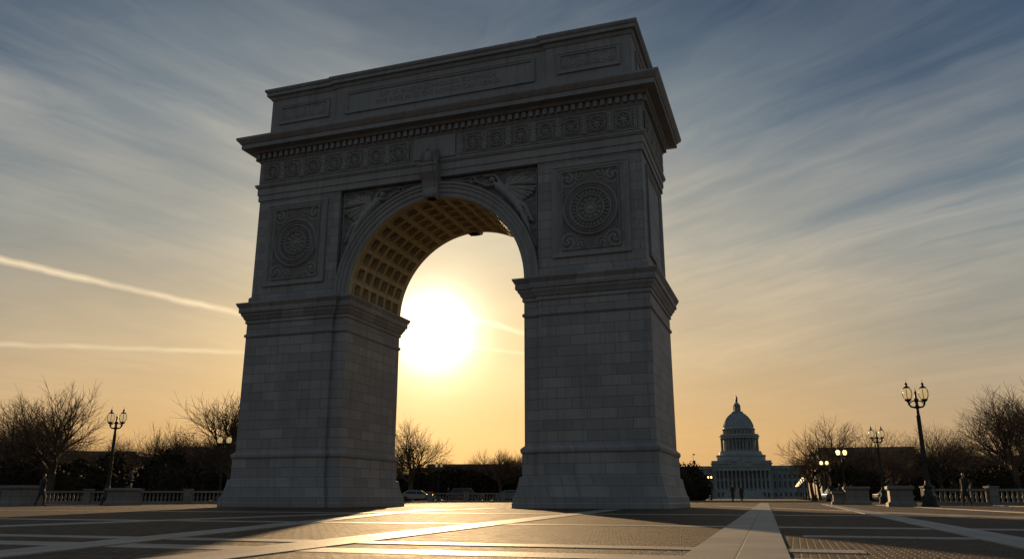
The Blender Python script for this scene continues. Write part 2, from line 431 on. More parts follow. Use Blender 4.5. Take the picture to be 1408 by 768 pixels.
frp=[(0,-.01),(0,.09),(.05,.1),(.1,.06),(.16,.06),(.19,.03),(.19,.004)]
b=MB()
b.rings(.7,3.95,20.75,21.9,frp,F(ya)); b.rings(5.0,15.9,20.65,22.0,frp,F(yb)); b.rings(17.1,20.3,20.75,21.9,frp,F(yc))
b.rings(1.1,T-1.1,20.75,21.9,frp,S(20.85))
fr2=[(0,-.01),(0,.10),(.07,.11),(.12,.07),(.2,.07),(.24,.03),(.3,.03),(.3,.004)]
for u0 in (.72,W-.72-3.72):
    b.rings(u0,u0+3.72,11.2,15.75,fr2,F(.06))
b.rings(1.0,T-1.0,11.2,15.75,fr2,S(W-.08))
b.rings(.12,9.25,17.12,18.27,[(0,-.01),(0,.05),(.05,.055),(.08,.01)],F(-.02)); b.rings(11.95,W-.12,17.12,18.27,[(0,-.01),(0,.05),(.05,.055),(.08,.01)],F(-.02))
b.rings(.15,T-.15,17.12,18.27,[(0,-.01),(0,.05),(.05,.055),(.08,.01)],S(W+.02))
b.rings(9.45,11.75,17.08,18.3,[(0,-.01),(0,.12),(.03,.14)],F(-.02),True)
b.obj("panel_mouldings",M_trim,AR,auto=30)

def relief(name,u0,u1,z0,z1,nu,nz,hf,v0,side='F',mask=None):
    U,Z=np.meshgrid(np.linspace(u0,u1,nu),np.linspace(z0,z1,nz))
    H=hf(U,Z)
    if mask is not None: mk=mask(U,Z)
    b=MB()
    if side=='F': b.v=list(zip(U.ravel().tolist(),(v0-H).ravel().tolist(),Z.ravel().tolist()))
    else: b.v=list(zip((v0+H).ravel().tolist(),U.ravel().tolist(),Z.ravel().tolist()))
    for j in range(nz-1):
        for i in range(nu-1):
            if mask is not None and not (mk[j,i] and mk[j+1,i+1] and mk[j+1,i] and mk[j,i+1]): continue
            a=j*nu+i; b.f.append((a,a+1,a+nu+1,a+nu)); b.m.append(0)
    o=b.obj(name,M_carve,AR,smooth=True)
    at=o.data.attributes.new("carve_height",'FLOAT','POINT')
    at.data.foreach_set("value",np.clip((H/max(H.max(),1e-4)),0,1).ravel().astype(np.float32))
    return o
def ring(r,r0,w): return np.exp(-((r-r0)/w)**2)
def scroll(X,Z,cx,cz,r0,sgn):
    dx=X-cx;dz=Z-cz;r=np.hypot(dx,dz);a=np.arctan2(dz,dx)
    return (0.5+.5*np.cos(a*2*sgn+r/r0*11))*np.clip(1.15-r/r0,0,1)**.5+ .9*ring(r,0,r0*.18)
def hf_roundel(uc,zc):
    def f(U,Z):
        X=U-uc;Y=Z-zc;r=np.hypot(X,Y);a=np.arctan2(Y,X)
        h=.9*ring(r,0,.16)+.5*ring(r,.26,.04)
        h+=np.clip(.55+.45*np.cos(a*12),0,1)*ring(r,.44,.10)*.8
        h+=.9*ring(r,.64,.035)+ (.5+.5*np.cos(a*28))*ring(r,.8,.09)*.8+.95*ring(r,.97,.04)
        h+=(.55+.45*np.cos(a*44+6*(r-1.12)*10))*ring(r,1.12,.08)*.7+1.0*ring(r,1.27,.045)
        out=np.clip((r-1.3)/.06,0,1); s=0
        for sx in(-1,1):
            for sz in(-1,1):
                s=s+scroll(X,Y,sx*1.1,sz*1.55,.42,sx*sz)+.8*scroll(X,Y,sx*.45,sz*1.72,.3,-sx*sz)+.7*scroll(X,Y,sx*1.32,sz*.95,.22,-sx*sz)
        h+=out*np.clip(s,0,1.1)*.75
        e=np.minimum(1.42-abs(X),2.0-abs(Y)); h+=ring(e,.06,.035)*.8
        return .004+np.clip(h,0,1.2)*.13*np.clip(e/.03,0,1)
    return f
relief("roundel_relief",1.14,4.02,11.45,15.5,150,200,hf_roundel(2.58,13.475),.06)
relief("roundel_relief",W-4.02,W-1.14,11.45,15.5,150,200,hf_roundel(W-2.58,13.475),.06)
def hf_frieze(ua,ub,per):
    n=max(1,round((ub-ua)/per)); per=(ub-ua)/n
    def f(U,Z):
        q=(U-ua)/per; i=np.floor(q); X=(q-i-.5)*per; Y=Z-17.695; r=np.hypot(X,Y);a=np.arctan2(Y,X)
        h=ring(r,0,.09)+np.clip(.5+.5*np.cos(a*8),0,1)*ring(r,.2,.07)+ring(r,.36,.035)+(.5+.5*np.cos(a*20))*ring(r,.43,.03)*.5
        X2=np.abs(X)-per/2
        s=0
        for sz in(-1,1): s=s+scroll(X2,Y,-.12,sz*.3,.24,sz)
        s=s+ring(X2,0,.05)*.9+(.5+.5*np.cos(Y*30))*ring(X2,-.1,.04)
        h+=np.clip((r-.42)/.05,0,1)*np.clip(s,0,1)*.9
        return .004+np.clip(h,0,1.1)*.12
    return f
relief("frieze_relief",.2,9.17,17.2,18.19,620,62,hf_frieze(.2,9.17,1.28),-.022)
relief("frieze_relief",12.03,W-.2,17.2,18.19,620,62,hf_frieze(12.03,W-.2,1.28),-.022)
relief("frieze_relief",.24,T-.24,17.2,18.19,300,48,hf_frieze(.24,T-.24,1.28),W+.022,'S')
for (a,bb,v,n) in ((.95,3.7,ya,120),(17.35,20.05,yc,120)):
    def hfa(U,Z,a=a,bb=bb):
        X=U-(a+bb)/2;Y=Z-21.325; s=0
        for sx in(-1,1):
            for k in range(3): s=s+scroll(X,Y,sx*(.3+.42*k),.05*(-1)**k,.25,sx*(-1)**k)
        return .004+np.clip(s,0,1)*.035
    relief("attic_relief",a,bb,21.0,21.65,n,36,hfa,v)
def caps(X,Z,ax,az,bx,bz,ra,rb,ht):
    dx,dz=bx-ax,bz-az; L=dx*dx+dz*dz
    tt=np.clip(((X-ax)*dx+(Z-az)*dz)/L,0,1)
    d=np.hypot(X-ax-tt*dx,Z-az-tt*dz); r=ra+(rb-ra)*tt
    return ht*np.sqrt(np.clip(1-(d/r)**2,0,1))
def hf_vict(sg):
    def f(U,Z):
        X=(U-CX)*sg; Y=Z-CZ
        H=np.zeros_like(X)
        H=np.maximum(H,.07*(.5+.5*np.sin(7*X+3*np.sin(4*Y)))*(.5+.5*np.sin(9*Y+2*X)))
        for k in range(9):
            a=R(2+9*k); L=1.75-.08*k
            H=np.maximum(H,caps(X,Y,3.55+.02*k,4.95-.05*k,3.55+L*math.cos(a)*1.0,4.85+L*math.sin(a)*.42,.05,.10,.18+.04*(k%2)))
        for k in range(8):
            a=R(-8-8*k); L=1.55-.06*k
            H=np.maximum(H,caps(X,Y,3.75,4.85,3.75+L*math.cos(a),4.8+L*math.sin(a)*.8,.07,.09,.18+.05*(k%2)))
        body=[(3.05,5.27,3.03,5.30,.17,.15,.34),(3.15,5.12,3.3,5.0,.08,.09,.26),(3.4,4.92,3.8,4.5,.27,.24,.34),(3.8,4.5,4.15,4.15,.24,.27,.32),
          (4.15,4.15,4.55,3.45,.25,.17,.34),(4.55,3.45,4.95,2.6,.16,.09,.3),(4.1,4.1,4.75,3.7,.22,.15,.3),(4.75,3.7,5.1,2.9,.14,.08,.27),(4.95,2.6,4.98,2.35,.07,.05,.26),
          (3.25,5.0,2.75,4.98,.11,.08,.32),(2.75,4.98,2.2,5.3,.08,.06,.3),(3.5,5.05,3.2,5.5,.1,.07,.26),(3.2,5.5,2.6,5.52,.07,.05,.26)]
        for a in body: H=np.maximum(H,caps(X,Y,*a))
        for k in range(9):
            H=np.maximum(H,caps(X,Y,4.05+.05*k,4.35-.07*k,4.85+.05*k,3.1-.22*k+.3*math.sin(k),.06,.035,.24+.05*(k%2)))
        rr=np.hypot(X-2.0,Y-5.4); H=np.maximum(H,.24*ring(rr,.14,.05))
        H=np.maximum(H,caps(X,Y,1.95,5.35,.75,5.52,.035,.03,.2)); H=np.maximum(H,caps(X,Y,1.5,5.42,.8,5.56,.1,.05,.15))
        rr=np.hypot(X,Y); H=H*np.clip((rr-5.4)/.1,.2,1)
        fr=np.minimum(5.42-X,5.72-Y); H=np.maximum(H,.15*np.exp(-((fr-.09)/.045)**2))
        return .004+H*.95
    return f
mask=lambda U,Z:(np.hypot(U-CX,Z-CZ)>5.38)
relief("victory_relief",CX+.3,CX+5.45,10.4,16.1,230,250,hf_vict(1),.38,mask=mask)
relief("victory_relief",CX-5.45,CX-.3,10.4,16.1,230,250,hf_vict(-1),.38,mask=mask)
for sd in (0,1):
    b=MB(); pts=[(14.98,.3),(14.98,-.12),(15.05,-.22),(15.18,-.25),(15.3,-.2),(15.5,-.18),(15.8,-.28),(16.05,-.46),(16.2,-.58),(16.4,-.62),(16.5,-.62),(16.52,-.68),(16.66,-.7),(16.66,.3)]
    for (wa,extra) in ((1,0),(.62,.04)):
        vs=[];fs=[];n=len(pts)
        for s_ in (-1,1):
            for zz,vv in pts:
                hw=(.33+.2*(zz-14.86)/1.84)*wa; v2=vv-(extra if vv<.2 else 0)
                vs.append((CX-.15+s_*hw,v2 if sd==0 else T-v2,zz))
        for i in range(n-1): fs.append((i,i+1,n+i+1,n+i))
        fs.append(tuple(range(n)));fs.append(tuple(range(2*n-1,n-1,-1))); b.add(vs,fs)
    b.tube([(CX-.51,-.46 if sd==0 else T+.46,16.3),(CX+.21,-.46 if sd==0 else T+.46,16.3)],[.18,.18],12,True)
    b.obj("keystone",M_trim,AR,recalc=True)
b=MB(); ex=CX-.15
b.tube([(ex,-.4,16.66),(ex,-.48,16.85),(ex,-.46,17.1),(ex,-.48,17.32),(ex,-.54,17.42),(ex,-.66,17.42),(ex,-.74,17.36)],[.14,.2,.22,.13,.11,.07,.015],10,True)
for s_ in(-1,1):
    for k in range(7):
        a=R(62-17*k); L=.66-.045*k
        b.tube([(ex+s_*.12,-.4,17.2-.02*k),(ex+s_*(.12+L*.6*math.cos(a)),-.32,17.2+L*.6*math.sin(a)-.05*k),(ex+s_*(.12+L*math.cos(a)*.8),-.28,17.15+L*math.sin(a)*.8-.1*k)],[.07,.06,.02],5,True)
    b.tube([(ex+s_*.08,-.46,16.85),(ex+s_*.09,-.5,16.67)],[.06,.05],6,True)
b.obj("carved_eagle",M_trim,AR,smooth=True)
fc=bpy.data.curves.new("inscription",'FONT'); fc.body="LET US RAISE A STANDARD TO WHICH\nTHE WISE AND THE HONEST CAN REPAIR"; fc.size=.38; fc.align_x='CENTER'; fc.extrude=.012; fc.space_line=1.05
fo=bpy.data.objects.new("tmp_text",fc); scene.collection.objects.link(fo)
bpy.context.view_layer.update()
me=bpy.data.meshes.new_from_object(fo.evaluated_get(bpy.context.evaluated_depsgraph_get())); bpy.data.objects.remove(fo)
me.materials.clear(); me.materials.append(M_trim)
io=bpy.data.objects.new("inscription",me); scene.collection.objects.link(io); io.parent=AR; io.location=(10.45,yb-.012,21.38); io.rotation_euler=(R(90),0,0)

# ------------------------------------------------------------------ street lamps
def lamp_mesh():
    b=MB(); b.mi=0
    b.lathe([(.42,0),(.42,.12),(.36,.16),(.36,.5),(.3,.56),(.22,.62),(.2,.9),(.24,.95),(.24,1.02),(.13,1.12),(.11,1.3),(.1,2.5),(.085,4.6),(.075,4.95),(.13,5.0),(.14,5.06),(.08,5.12),(.075,5.3),(.11,5.36),(.12,5.44),(.06,5.52),(.05,5.75),(.07,5.8),(.03,5.9),(.012,6.05)],n=14)
    for k in range(10):
        a=2*math.pi*k/10
        b.tube([(.112*math.cos(a),.112*math.sin(a),1.3),(.088*math.cos(a),.088*math.sin(a),4.6)],[.014,.011],4)
    for s in(-1,1):
        pts=[(0,0,5.1),(s*.14,0,5.02),(s*.3,0,5.06),(s*.40,0,5.18),(s*.42,0,5.34)]
        b.tube(pts,[.055,.05,.048,.046,.06],8,True)
        b.tube([(s*.06,0,5.35),(s*.2,0,5.36),(s*.32,0,5.28),(s*.38,0,5.18)],[.03,.03,.03,.03],6,True)
        b.lathe([(.05,5.3),(.13,5.36),(.17,5.42),(.17,5.46)],cx=s*.42,n=12)
        b.lathe([(.15,6.02),(.17,6.05),(.12,6.1),(.06,6.15),(.05,6.2),(.075,6.25),(.04,6.3),(.012,6.36),(.008,6.5)],cx=s*.42,n=12)
        for k in range(6):
            a=2*math.pi*k/6
            b.tube([(s*.42+r*math.cos(a),r*math.sin(a),zz) for r,zz in((.16,5.46),(.245,5.62),(.26,5.78),(.23,5.94),(.15,6.04))],[.016]*5,4)
        b.mi=1
        b.lathe([(.12,5.461),(.2,5.55),(.235,5.68),(.24,5.78),(.215,5.9),(.16,5.99),(.1,6.03)],cx=s*.42,n=16)
        b.mi=0
    return b
lm=None
def lamp(xx,yy,rz=0,sc=1,far=False):
    global lm
    if lm is None:
        lm={}
        for key,mt in ((False,M_glass),(True,M_glow)):
            o=lamp_mesh().obj("street_lamp",[M_iron,mt],auto=35); lm[key]=o.data; bpy.data.objects.remove(o)
    o=bpy.data.objects.new("street_lamp",lm[far]); scene.collection.objects.link(o); o.location=(xx,yy,0); o.rotation_euler=(0,0,rz); o.scale=(sc,sc,sc)
for (xx,yy,fr) in [(21.3,42,0),(31.2,69,0),(39.8,98,1),(48.7,127,1),(59.5,161,1),(69,191,1),(79,221,1),(89,251,1),(99,281,1),(109,311,1),(119,341,1),(129,371,1),(-27.1,55,0),(-27.3,76.7,0),(-12.3,137,0),(-5.2,191,1),(52,215,1)]:
    lamp(xx,yy,random.uniform(-.15,.15),1,bool(fr))

# ------------------------------------------------------------------ balustrades & pedestals
def balustrade(x0,x1,y0,rz=0):
    L=x1-x0; b=MB()
    b.box(0,L,-.2,.2,0,.2); b.box(0,L,-.19,.19,.86,1.0)
    n=int(L/.32)
    for i in range(n):
        u=(i+.5)*L/n
        if (u%4)<.35: continue
        b.lathe([(.08,.2),(.08,.25),(.05,.29),(.09,.42),(.1,.48),(.06,.62),(.045,.74),(.07,.8),(.08,.86)],cx=u,n=8,cap=False)
    k=0.0
    while k<L+.1:
        b.box(k-.28,k+.28,-.27,.27,0,1.06); b.box(k-.33,k+.33,-.32,.32,1.06,1.16); k+=4
    b.obj("stone_balustrade",M_gran,loc=(x0,y0,0),rotz=rz)
balustrade(-62,-18,66); balustrade(25.8,70,51); balustrade(-9,8,90)
def pedestal(xx,yy,wx,wy,h,rz=AZ):
    b=MB(); q=[(-wx/2,-wy/2),(wx/2,-wy/2),(wx/2,wy/2),(-wx/2,wy/2)]
    b.prism(q,[(.12,0),(.12,.18),(.04,.24),(0,.28),(0,h-.25),(.04,h-.22),(.1,h-.15),(.1,h-.03),(.05,h)])
    b.obj("stone_pedestal",M_gran,loc=(xx,yy,0),rotz=rz)
pedestal(-28.9,48.5,1.5,1.5,1.15); pedestal(-24.6,52,1.4,1.2,1.05); pedestal(20.3,43,1.1,1.1,1.05); pedestal(23.9,57,1.5,1.2,1.2); pedestal(22.9,57.6,.8,.9,.9)
pedestal(-30.9,49.5,1.6,1.3,.95)

# ------------------------------------------------------------------ bare trees
def bare_tree(seed,h=10,spread=1.0,levels=5):
    rnd=random.Random(seed); b=MB()
    def grow(p,dv,L,r,lv):
        ns=4 if lv<3 else (3 if lv<5 else 2)
        pts=[p];rad=[r]; dd=dv.copy(); end=r*(.62 if lv<levels else .4)
        for i in range(ns):
            dd=(dd+Vector((rnd.uniform(-1,1),rnd.uniform(-1,1),rnd.uniform(-.6,.7)))*(.1 if lv==0 else .17)).normalized()
            pts.append(pts[-1]+dd*L/ns); rad.append(r+(end-r)*(i+1)/ns)
        b.tube(pts,rad,8 if lv==0 else (6 if lv<3 else 3))
        if lv>=levels: return
        nch=[6,5,4,4,4][lv]
        for c in range(nch):
            f0=.6 if lv==0 else .3
            f=f0+(1-f0)*(c+rnd.random()*.6)/nch
            f=min(f,1); ii=min(int(f*ns),ns-1); q=pts[ii].lerp(pts[ii+1],f*ns-ii)
            az=c*2.4+rnd.uniform(-.5,.5); tilt=rnd.uniform(.45,.9)*spread if c<nch-1 else rnd.uniform(.05,.3)
            a=dd.cross(Vector((.2,.9,.1))).normalized(); bb=dd.cross(a)
            nd=(dd*math.cos(tilt)+(a*math.cos(az)+bb*math.sin(az))*math.sin(tilt)); nd.z+=.13; nd.normalize()
            rr=rad[ii]*.58
            grow(q,nd,L*rnd.uniform(.62,.86),max(rr,.011),lv+1)
    grow(Vector((0,0,-.1)),Vector((0,0,1)),h*.3,h*.028,0)
    b.lathe([(h*.05,-.1),(h*.036,.15),(h*.029,.5)],n=8,cap=False)
    zs=sorted(v[2] for v in b.v); zmax=zs[int(len(zs)*.995)]
    s=h/zmax; b.v=[(v[0]*s,v[1]*s,v[2]*s) for v in b.v]
    o=b.obj("bare_tree",M_bark,smooth=True); me=o.data; bpy.data.objects.remove(o); return me
TM=[bare_tree(11,10,1.0),bare_tree(23,10,1.12),bare_tree(5,10,.95)]
def tree(i,xx,yy,h,rz,wd=1.1):
    o=bpy.data.objects.new("bare_tree",TM[i]); scene.collection.objects.link(o); s=h/10
    o.location=(xx,yy,0); o.rotation_euler=(0,0,rz); o.scale=(s*wd,s*wd,s)
for a in [(0,-45.0,80,11.2,.3,1.15),(1,-52,86,10.4,1.3,1.2),(2,-34.5,101,13,2.2),(1,-29,88,8,4.2),(0,-38,118,11,1.1),(1,-13.6,110,10.4,.5),(2,-2,150,9,3.1),(0,1,158,8.5,2),
          (1,51,130,12.3,2.7,1.2),(0,50.5,82,11.2,4,1.15),(2,56,86,11.8,5,1.2),(1,62,118,10.5,1),(2,55,150,9,1.7),(0,70,128,10,.2),(2,-45,125,10,2.6),(0,-56,130,11,3.6),(1,-30,128,9.5,5.5),(0,47,101,6.5,2.2),(2,-64,108,11,4.8),(2,66,176,9,2.3)]:
    tree(*a)
# the far park: one mass of winter trees per side
def thicket(path,n,h,seed):
    rs=random.Random(seed)
    me=bpy.data.meshes.new("winter_trees_mesh"); bm=bmesh.new()
    for i in range(n):
        f=(i+rs.random())/n*(len(path)-1); k=min(int(f),len(path)-2); f-=k
        x_=path[k][0]+(path[k+1][0]-path[k][0])*f; y_=path[k][1]+(path[k+1][1]-path[k][1])*f+rs.uniform(-6,6)
        s=h/10*rs.uniform(.7,1.15); m_=TM[rs.randrange(3)]
        M=Matrix.Translation((x_,y_,0))@Matrix.Rotation(rs.uniform(0,6.3),4,'Z')@Matrix.Diagonal((s*1.15,s*1.15,s,1))
        tmp=m_.copy(); tmp.transform(M); bm.from_mesh(tmp); bpy.data.meshes.remove(tmp)
    bm.to_mesh(me); bm.free(); me.materials.append(M_bark)
    o=bpy.data.objects.new("tree_line",me); scene.collection.objects.link(o)
thicket([(-115,150),(-42,135)],20,10.5,1); thicket([(-28,170),(24,178)],16,9.2,2); thicket([(58,145),(130,150)],15,11,3); thicket([(78,200),(150,380)],7,8,4)

def belt(name,path,h,depth,n,leaf=.32,seed=1,hv=.35):
    rs=np.random.RandomState(seed); path=np.array(path,float)
    seg=np.hypot(*np.diff(path,axis=0).T); cum=np.r_[0,np.cumsum(seg)]; L=cum[-1]
    nb=int(L/2.4)+2; bx=[]
    for i in range(nb):
        s=rs.uniform(0,L); k=min(np.searchsorted(cum,s,side='right')-1,len(seg)-1); f=(s-cum[k])/seg[k]
        c=path[k]+(path[k+1]-path[k])*f
        hh=h*rs.uniform(1-hv,1+hv*.35); bx.append((c[0]+rs.uniform(-1,1)*depth,c[1]+rs.uniform(-1,1)*depth,hh,rs.uniform(1.6,3.2)))
    bx=np.array(bx)
    idx=rs.randint(0,nb,n); dirs=rs.normal(size=(n,3)); dirs/=np.linalg.norm(dirs,axis=1)[:,None]
    rad=rs.uniform(.45,1.08,n)**.6
    C=np.c_[bx[idx,0],bx[idx,1],bx[idx,2]*.5]+dirs*np.c_[bx[idx,3],bx[idx,3],bx[idx,2]*.5]*rad[:,None]
    C[:,2]=np.maximum(C[:,2],.05)
    a=rs.normal(size=(n,3));a/=np.linalg.norm(a,axis=1)[:,None]; bb=np.cross(a,rs.normal(size=(n,3)));bb/=np.linalg.norm(bb,axis=1)[:,None]
    s=leaf*rs.uniform(.5,1.3,n)[:,None]
    V=np.stack([C-a*s,C-bb*s*.6,C+a*s,C+bb*s*.6],1).reshape(-1,3)
    b=MB(); b.v=V.tolist(); b.f=np.arange(4*n).reshape(-1,4).tolist(); b.m=[0]*n
    for q in bx:
        b.lathe([(q[3]*.35,0),(q[3]*.75,q[2]*.2),(q[3]*.78,q[2]*.5),(q[3]*.55,q[2]*.75),(q[3]*.15,q[2]*.88)],cx=q[0],cy=q[1],n=7,cap=False,rot=q[0])
    b.obj(name,M_fol)
belt("tree_line",[(-120,120),(-60,112),(-28,112)],6.4,4,30000,.32,1)
belt("hedge",[(-90,84),(-22,84)],4.0,2.5,26000,.22,2,.25)
belt("tree_line",[(-32,150),(30,165)],6.2,5,30000,.34,3)
belt("tree_line",[(50,128),(75,120),(120,120)],6.2,4,26000,.32,4)
belt("hedge",[(47,86),(90,82)],3.7,2.2,20000,.22,5,.25)
belt("tree_line",[(80,200),(112,270),(158,420)],6.5,4,20000,.38,6)
belt("tree_line",[(36,172),(44,200)],7.5,2.5,8000,.34,7,.4)
belt("tree_line",[(-400,430),(-60,470),(60,520),(125,560)],13,9,30000,1.2,8)
belt("tree_line",[(225,560),(330,500),(520,430)],14,9,24000,1.2,9)

b=MB(); b.box(-150,170,94,106,-.05,-.004); b.obj("road",M_asph)
b=MB(); b.box(-150,170,93.7,94,-.05,.11); b.box(-150,170,106,106.3,-.05,.11); b.obj("kerb",M_gran)
M_white=simple("white_paint",(.7,.7,.68),.6)
b=MB()
for i in range(60): b.box(-150+i*5.3,-150+i*5.3+2.5,99.9,100.05,-.01,.0005)
b.obj("road_marking",M_white)

# ------------------------------------------------------------------ background buildings
def building(name,cx,cy,wx,wy,h,fl,rz=0,roof='flat',bays=None):
    P=empty(name,(cx,cy,0),rz)
    b=MB(); q=[(-wx/2,-wy/2),(wx/2,-wy/2),(wx/2,wy/2),(-wx/2,wy/2)]
    b.prism(q,[(.3,0),(.3,1),(0,1.1),(0,h-1.6),(.25,h-1.5),(.6,h-1.1),(.6,h-.8),(.1,h-.7),(.1,h)]); b.obj("walls",M_bld,P)
    if roof=='hip':
        b=MB(); b.prism(q,[(.3,h+.003),(-wy*.3,h+wy*.22)]); b.obj("roof",M_roof,P)
    b=MB(); c=MB(); bays=bays or int(wx/3.4); fh=(h-2.6)/fl
    for f in range(fl):
        for i in range(bays):
            u=-wx/2+(i+.5)*wx/bays; z0=1.4+f*fh
            b.box(u-.65,u+.65,-wy/2-.03,-wy/2+.1,z0+.4,z0+fh*.78)
            c.box(u-.9,u+.9,-wy/2-.16,-wy/2+.05,z0+.22,z0+.38); c.box(u-.9,u+.9,-wy/2-.2,-wy/2+.05,z0+fh*.79,z0+fh*.86)
            c.box(u-.04,u+.04,-wy/2-.08,-wy/2+.05,z0+.4,z0+fh*.78)
    b.obj("windows",M_dark,P); c.obj("window_trim",M_bld,P)
    b=MB(); b.box(-1,1,-wy/2-.08,-wy/2+.1,.02,2.6); b.obj("door",M_dark,P)
building("office_building",-140,240,60,20,13.5,3,R(8)); building("office_building",-92,250,30,16,12,3,R(2),'hip')
building("stone_building",-22,420,40,22,17,4,R(-3)); building("stone_building",20,440,26,20,19,4,R(0),'hip')
building("museum_building",88,205,22,14,12.5,3,R(-12)); building("museum_building",150,260,40,20,13,3,R(-14))

# ------------------------------------------------------------------ Capitol
CP=empty("capitol_building",(197,700,0),R(-15))
b=MB()
b.lathe([(20.5,30),(20.5,34.5),(21,35),(21,36),(18.2,36.6),(17.6,38.6),(17.6,39.2)],n=48)
b.lathe([(12.6,39),(12.6,50.6)],n=48)
b.lathe([(16.4,50),(16.4,51.6),(17,51.9),(17,52.4),(16.2,52.5),(16.2,53.6),(15.9,53.6),(15.9,52.6),(13,52.8),(13,57.4),(13.9,57.7),(14,58.3),(13,58.5),(12.6,59.6),(12.6,60),(12.2,61.4),(11.3,64),(10,66.6),(8.2,69),(6.2,71),(4.6,72),(4.6,72.4),(4.9,72.5),(4.9,73.2),(3,73.3)],n=48)
b.lathe([(2.2,73.2),(2.2,78.5)],n=12); b.lathe([(3,78.4),(3.1,79.1),(2.7,79.2),(2,80.6),(1.0,81.3),(.9,82),(1.2,82.2),(1,82.4)],n=16)
for k in range(12):
    a=2*math.pi*k/12; b.lathe([(.28,73.2),(.24,78.5)],cx=2.8*math.cos(a),cy=2.8*math.sin(a),n=6)
for k in range(32):
    a=2*math.pi*k/32; b.lathe([(.7,39.2),(.7,39.7),(.5,39.8),(.43,49.3),(.7,49.8),(.7,50.1)],cx=15.3*math.cos(a),cy=15.3*math.sin(a),n=8)
for k in range(24):
    a=2*math.pi*(k+.5)/24
    prf=[(12.75,60),(12.35,61.4),(11.45,64),(10.15,66.6),(8.35,69),(6.35,71),(4.8,72)]
    b.tube([(r*math.cos(a),r*math.sin(a),zz) for r,zz in prf],[.38,.38,.36,.34,.3,.25,.2],5)
    b.tube([(13.1*math.cos(a),13.1*math.sin(a),52.8),(13.1*math.cos(a),13.1*math.sin(a),57.4)],[.45,.45],4)
b.obj("dome",M_cap,CP,auto=30)
b=MB()
for nk,r,z0,z1,hw,of in ((32,12.66,41,47.5,.6,.5),(24,13.15,53.4,56.6,.6,0)):
    for k in range(nk):
        a=2*math.pi*(k+of)/nk; ca,sa=math.cos(a),math.sin(a)
        b.add([(r*ca+hw*sa,r*sa-hw*ca,z0),(r*ca-hw*sa,r*sa+hw*ca,z0),(r*ca-hw*sa,r*sa+hw*ca,z1),(r*ca+hw*sa,r*sa-hw*ca,z1)],[(0,1,2,3)])
b.obj("dome_windows",M_dark,CP)
b=MB(); b.lathe([(1.0,82.4),(1.1,83),(.75,84.5),(.85,85.6),(.6,86.3),(.28,86.6),(.4,87),(.38,87.4),(.15,87.8)],n=10); b.tube([(.6,0,86),(1.1,-.3,85),(1.2,-.4,84)],[.22,.18,.12],5); b.obj("statue",M_iron,CP,smooth=True)
def block(x0,x1,y0,y1,h,b,rl=1.2):
    b.prism([(x0,y0),(x1,y0),(x1,y1),(x0,y1)],[(.5,0),(.5,6.5),(.1,7),(0,7.2),(0,h-4.2),(.3,h-4),(.3,h-3),(1.1,h-2.6),(1.1,h-2),(.2,h-1.9),(.2,h-.5),(.4,h-.4),(.4,h),(0,h+.01)])
b=MB(); wn=MB(); co_=MB()
block(-24,24,-18,18,31,b); block(-52,-24.2,-9,12,27,b); block(24.2,52,-9,12,27,b); block(-70,-52.2,-17,18,29.5,b)
b.box(-23,23,-26,-18.1,0,7.0)
for i in range(10): b.box(-14-.4*i,14+.4*i,-27-.6*i,-26-.6*i,0,7-.65*(i+1))
b.box(-22.5,22.5,-25.4,-18.1,22.6,25.4); b.box(-23,23,-26,-18,25.42,26.1)
b.add([(-12,-26,26.1),(12,-26,26.1),(0,-26,31.4),(-12,-18,26.1),(12,-18,26.1),(0,-18,31.4)],[(0,1,2),(5,4,3),(0,2,5,3),(1,4,5,2)])
b.obj("main_block",M_cap,CP)
for i in range(14):
    u=-21.5+43*i/13; co_.lathe([(1.1,7),(1.1,7.6),(.8,7.8),(.78,12),(.66,21.4),(1.05,22.3),(1.1,22.6)],cx=u,cy=-24.4,n=10)
for (x0,x1,yy) in ((-52,-24.2,-9),(24.2,52,-9),(-70,-52.2,-17)):
    n=int((x1-x0)/3.9)
    for i in range(n):
        u=x0+(i+.5)*(x1-x0)/n
        wn.box(u-.75,u+.75,yy-.06,yy+.1,9,14.2); wn.box(u-.75,u+.75,yy-.06,yy+.1,16.4,20); wn.box(u-.65,u+.65,yy-.55,yy-.3,2.2,5.2)
        co_.box(u-1.1,u+1.1,yy-.5,yy+.1,14.3,14.8)
    for i in range(n+1):
        u=x0+.6+i*(x1-x0-1.2)/n; co_.lathe([(.6,7.2),(.55,8),(.48,21.6),(.65,22.8)],cx=u,cy=yy-.2,n=8)
for i in range(13):
    u=-21.5+43*(i+.5)/13; wn.box(u-.8,u+.8,-18.1,-17.9,9,14.5); wn.box(u-.8,u+.8,-18.1,-17.9,16.5,20.5); wn.box(u-.7,u+.7,-26.06,-25.9,1.5,5)
co_.obj("columns",M_cap,CP,auto=35); wn.obj("windows",M_dark,CP)
b=MB(); b.lathe([(.15,31),(.1,38)],cx=-40,cy=0,n=6); b.box(-40,-38.3,-.03,.03,36.8,37.9); b.obj("flag_pole",M_iron,CP)

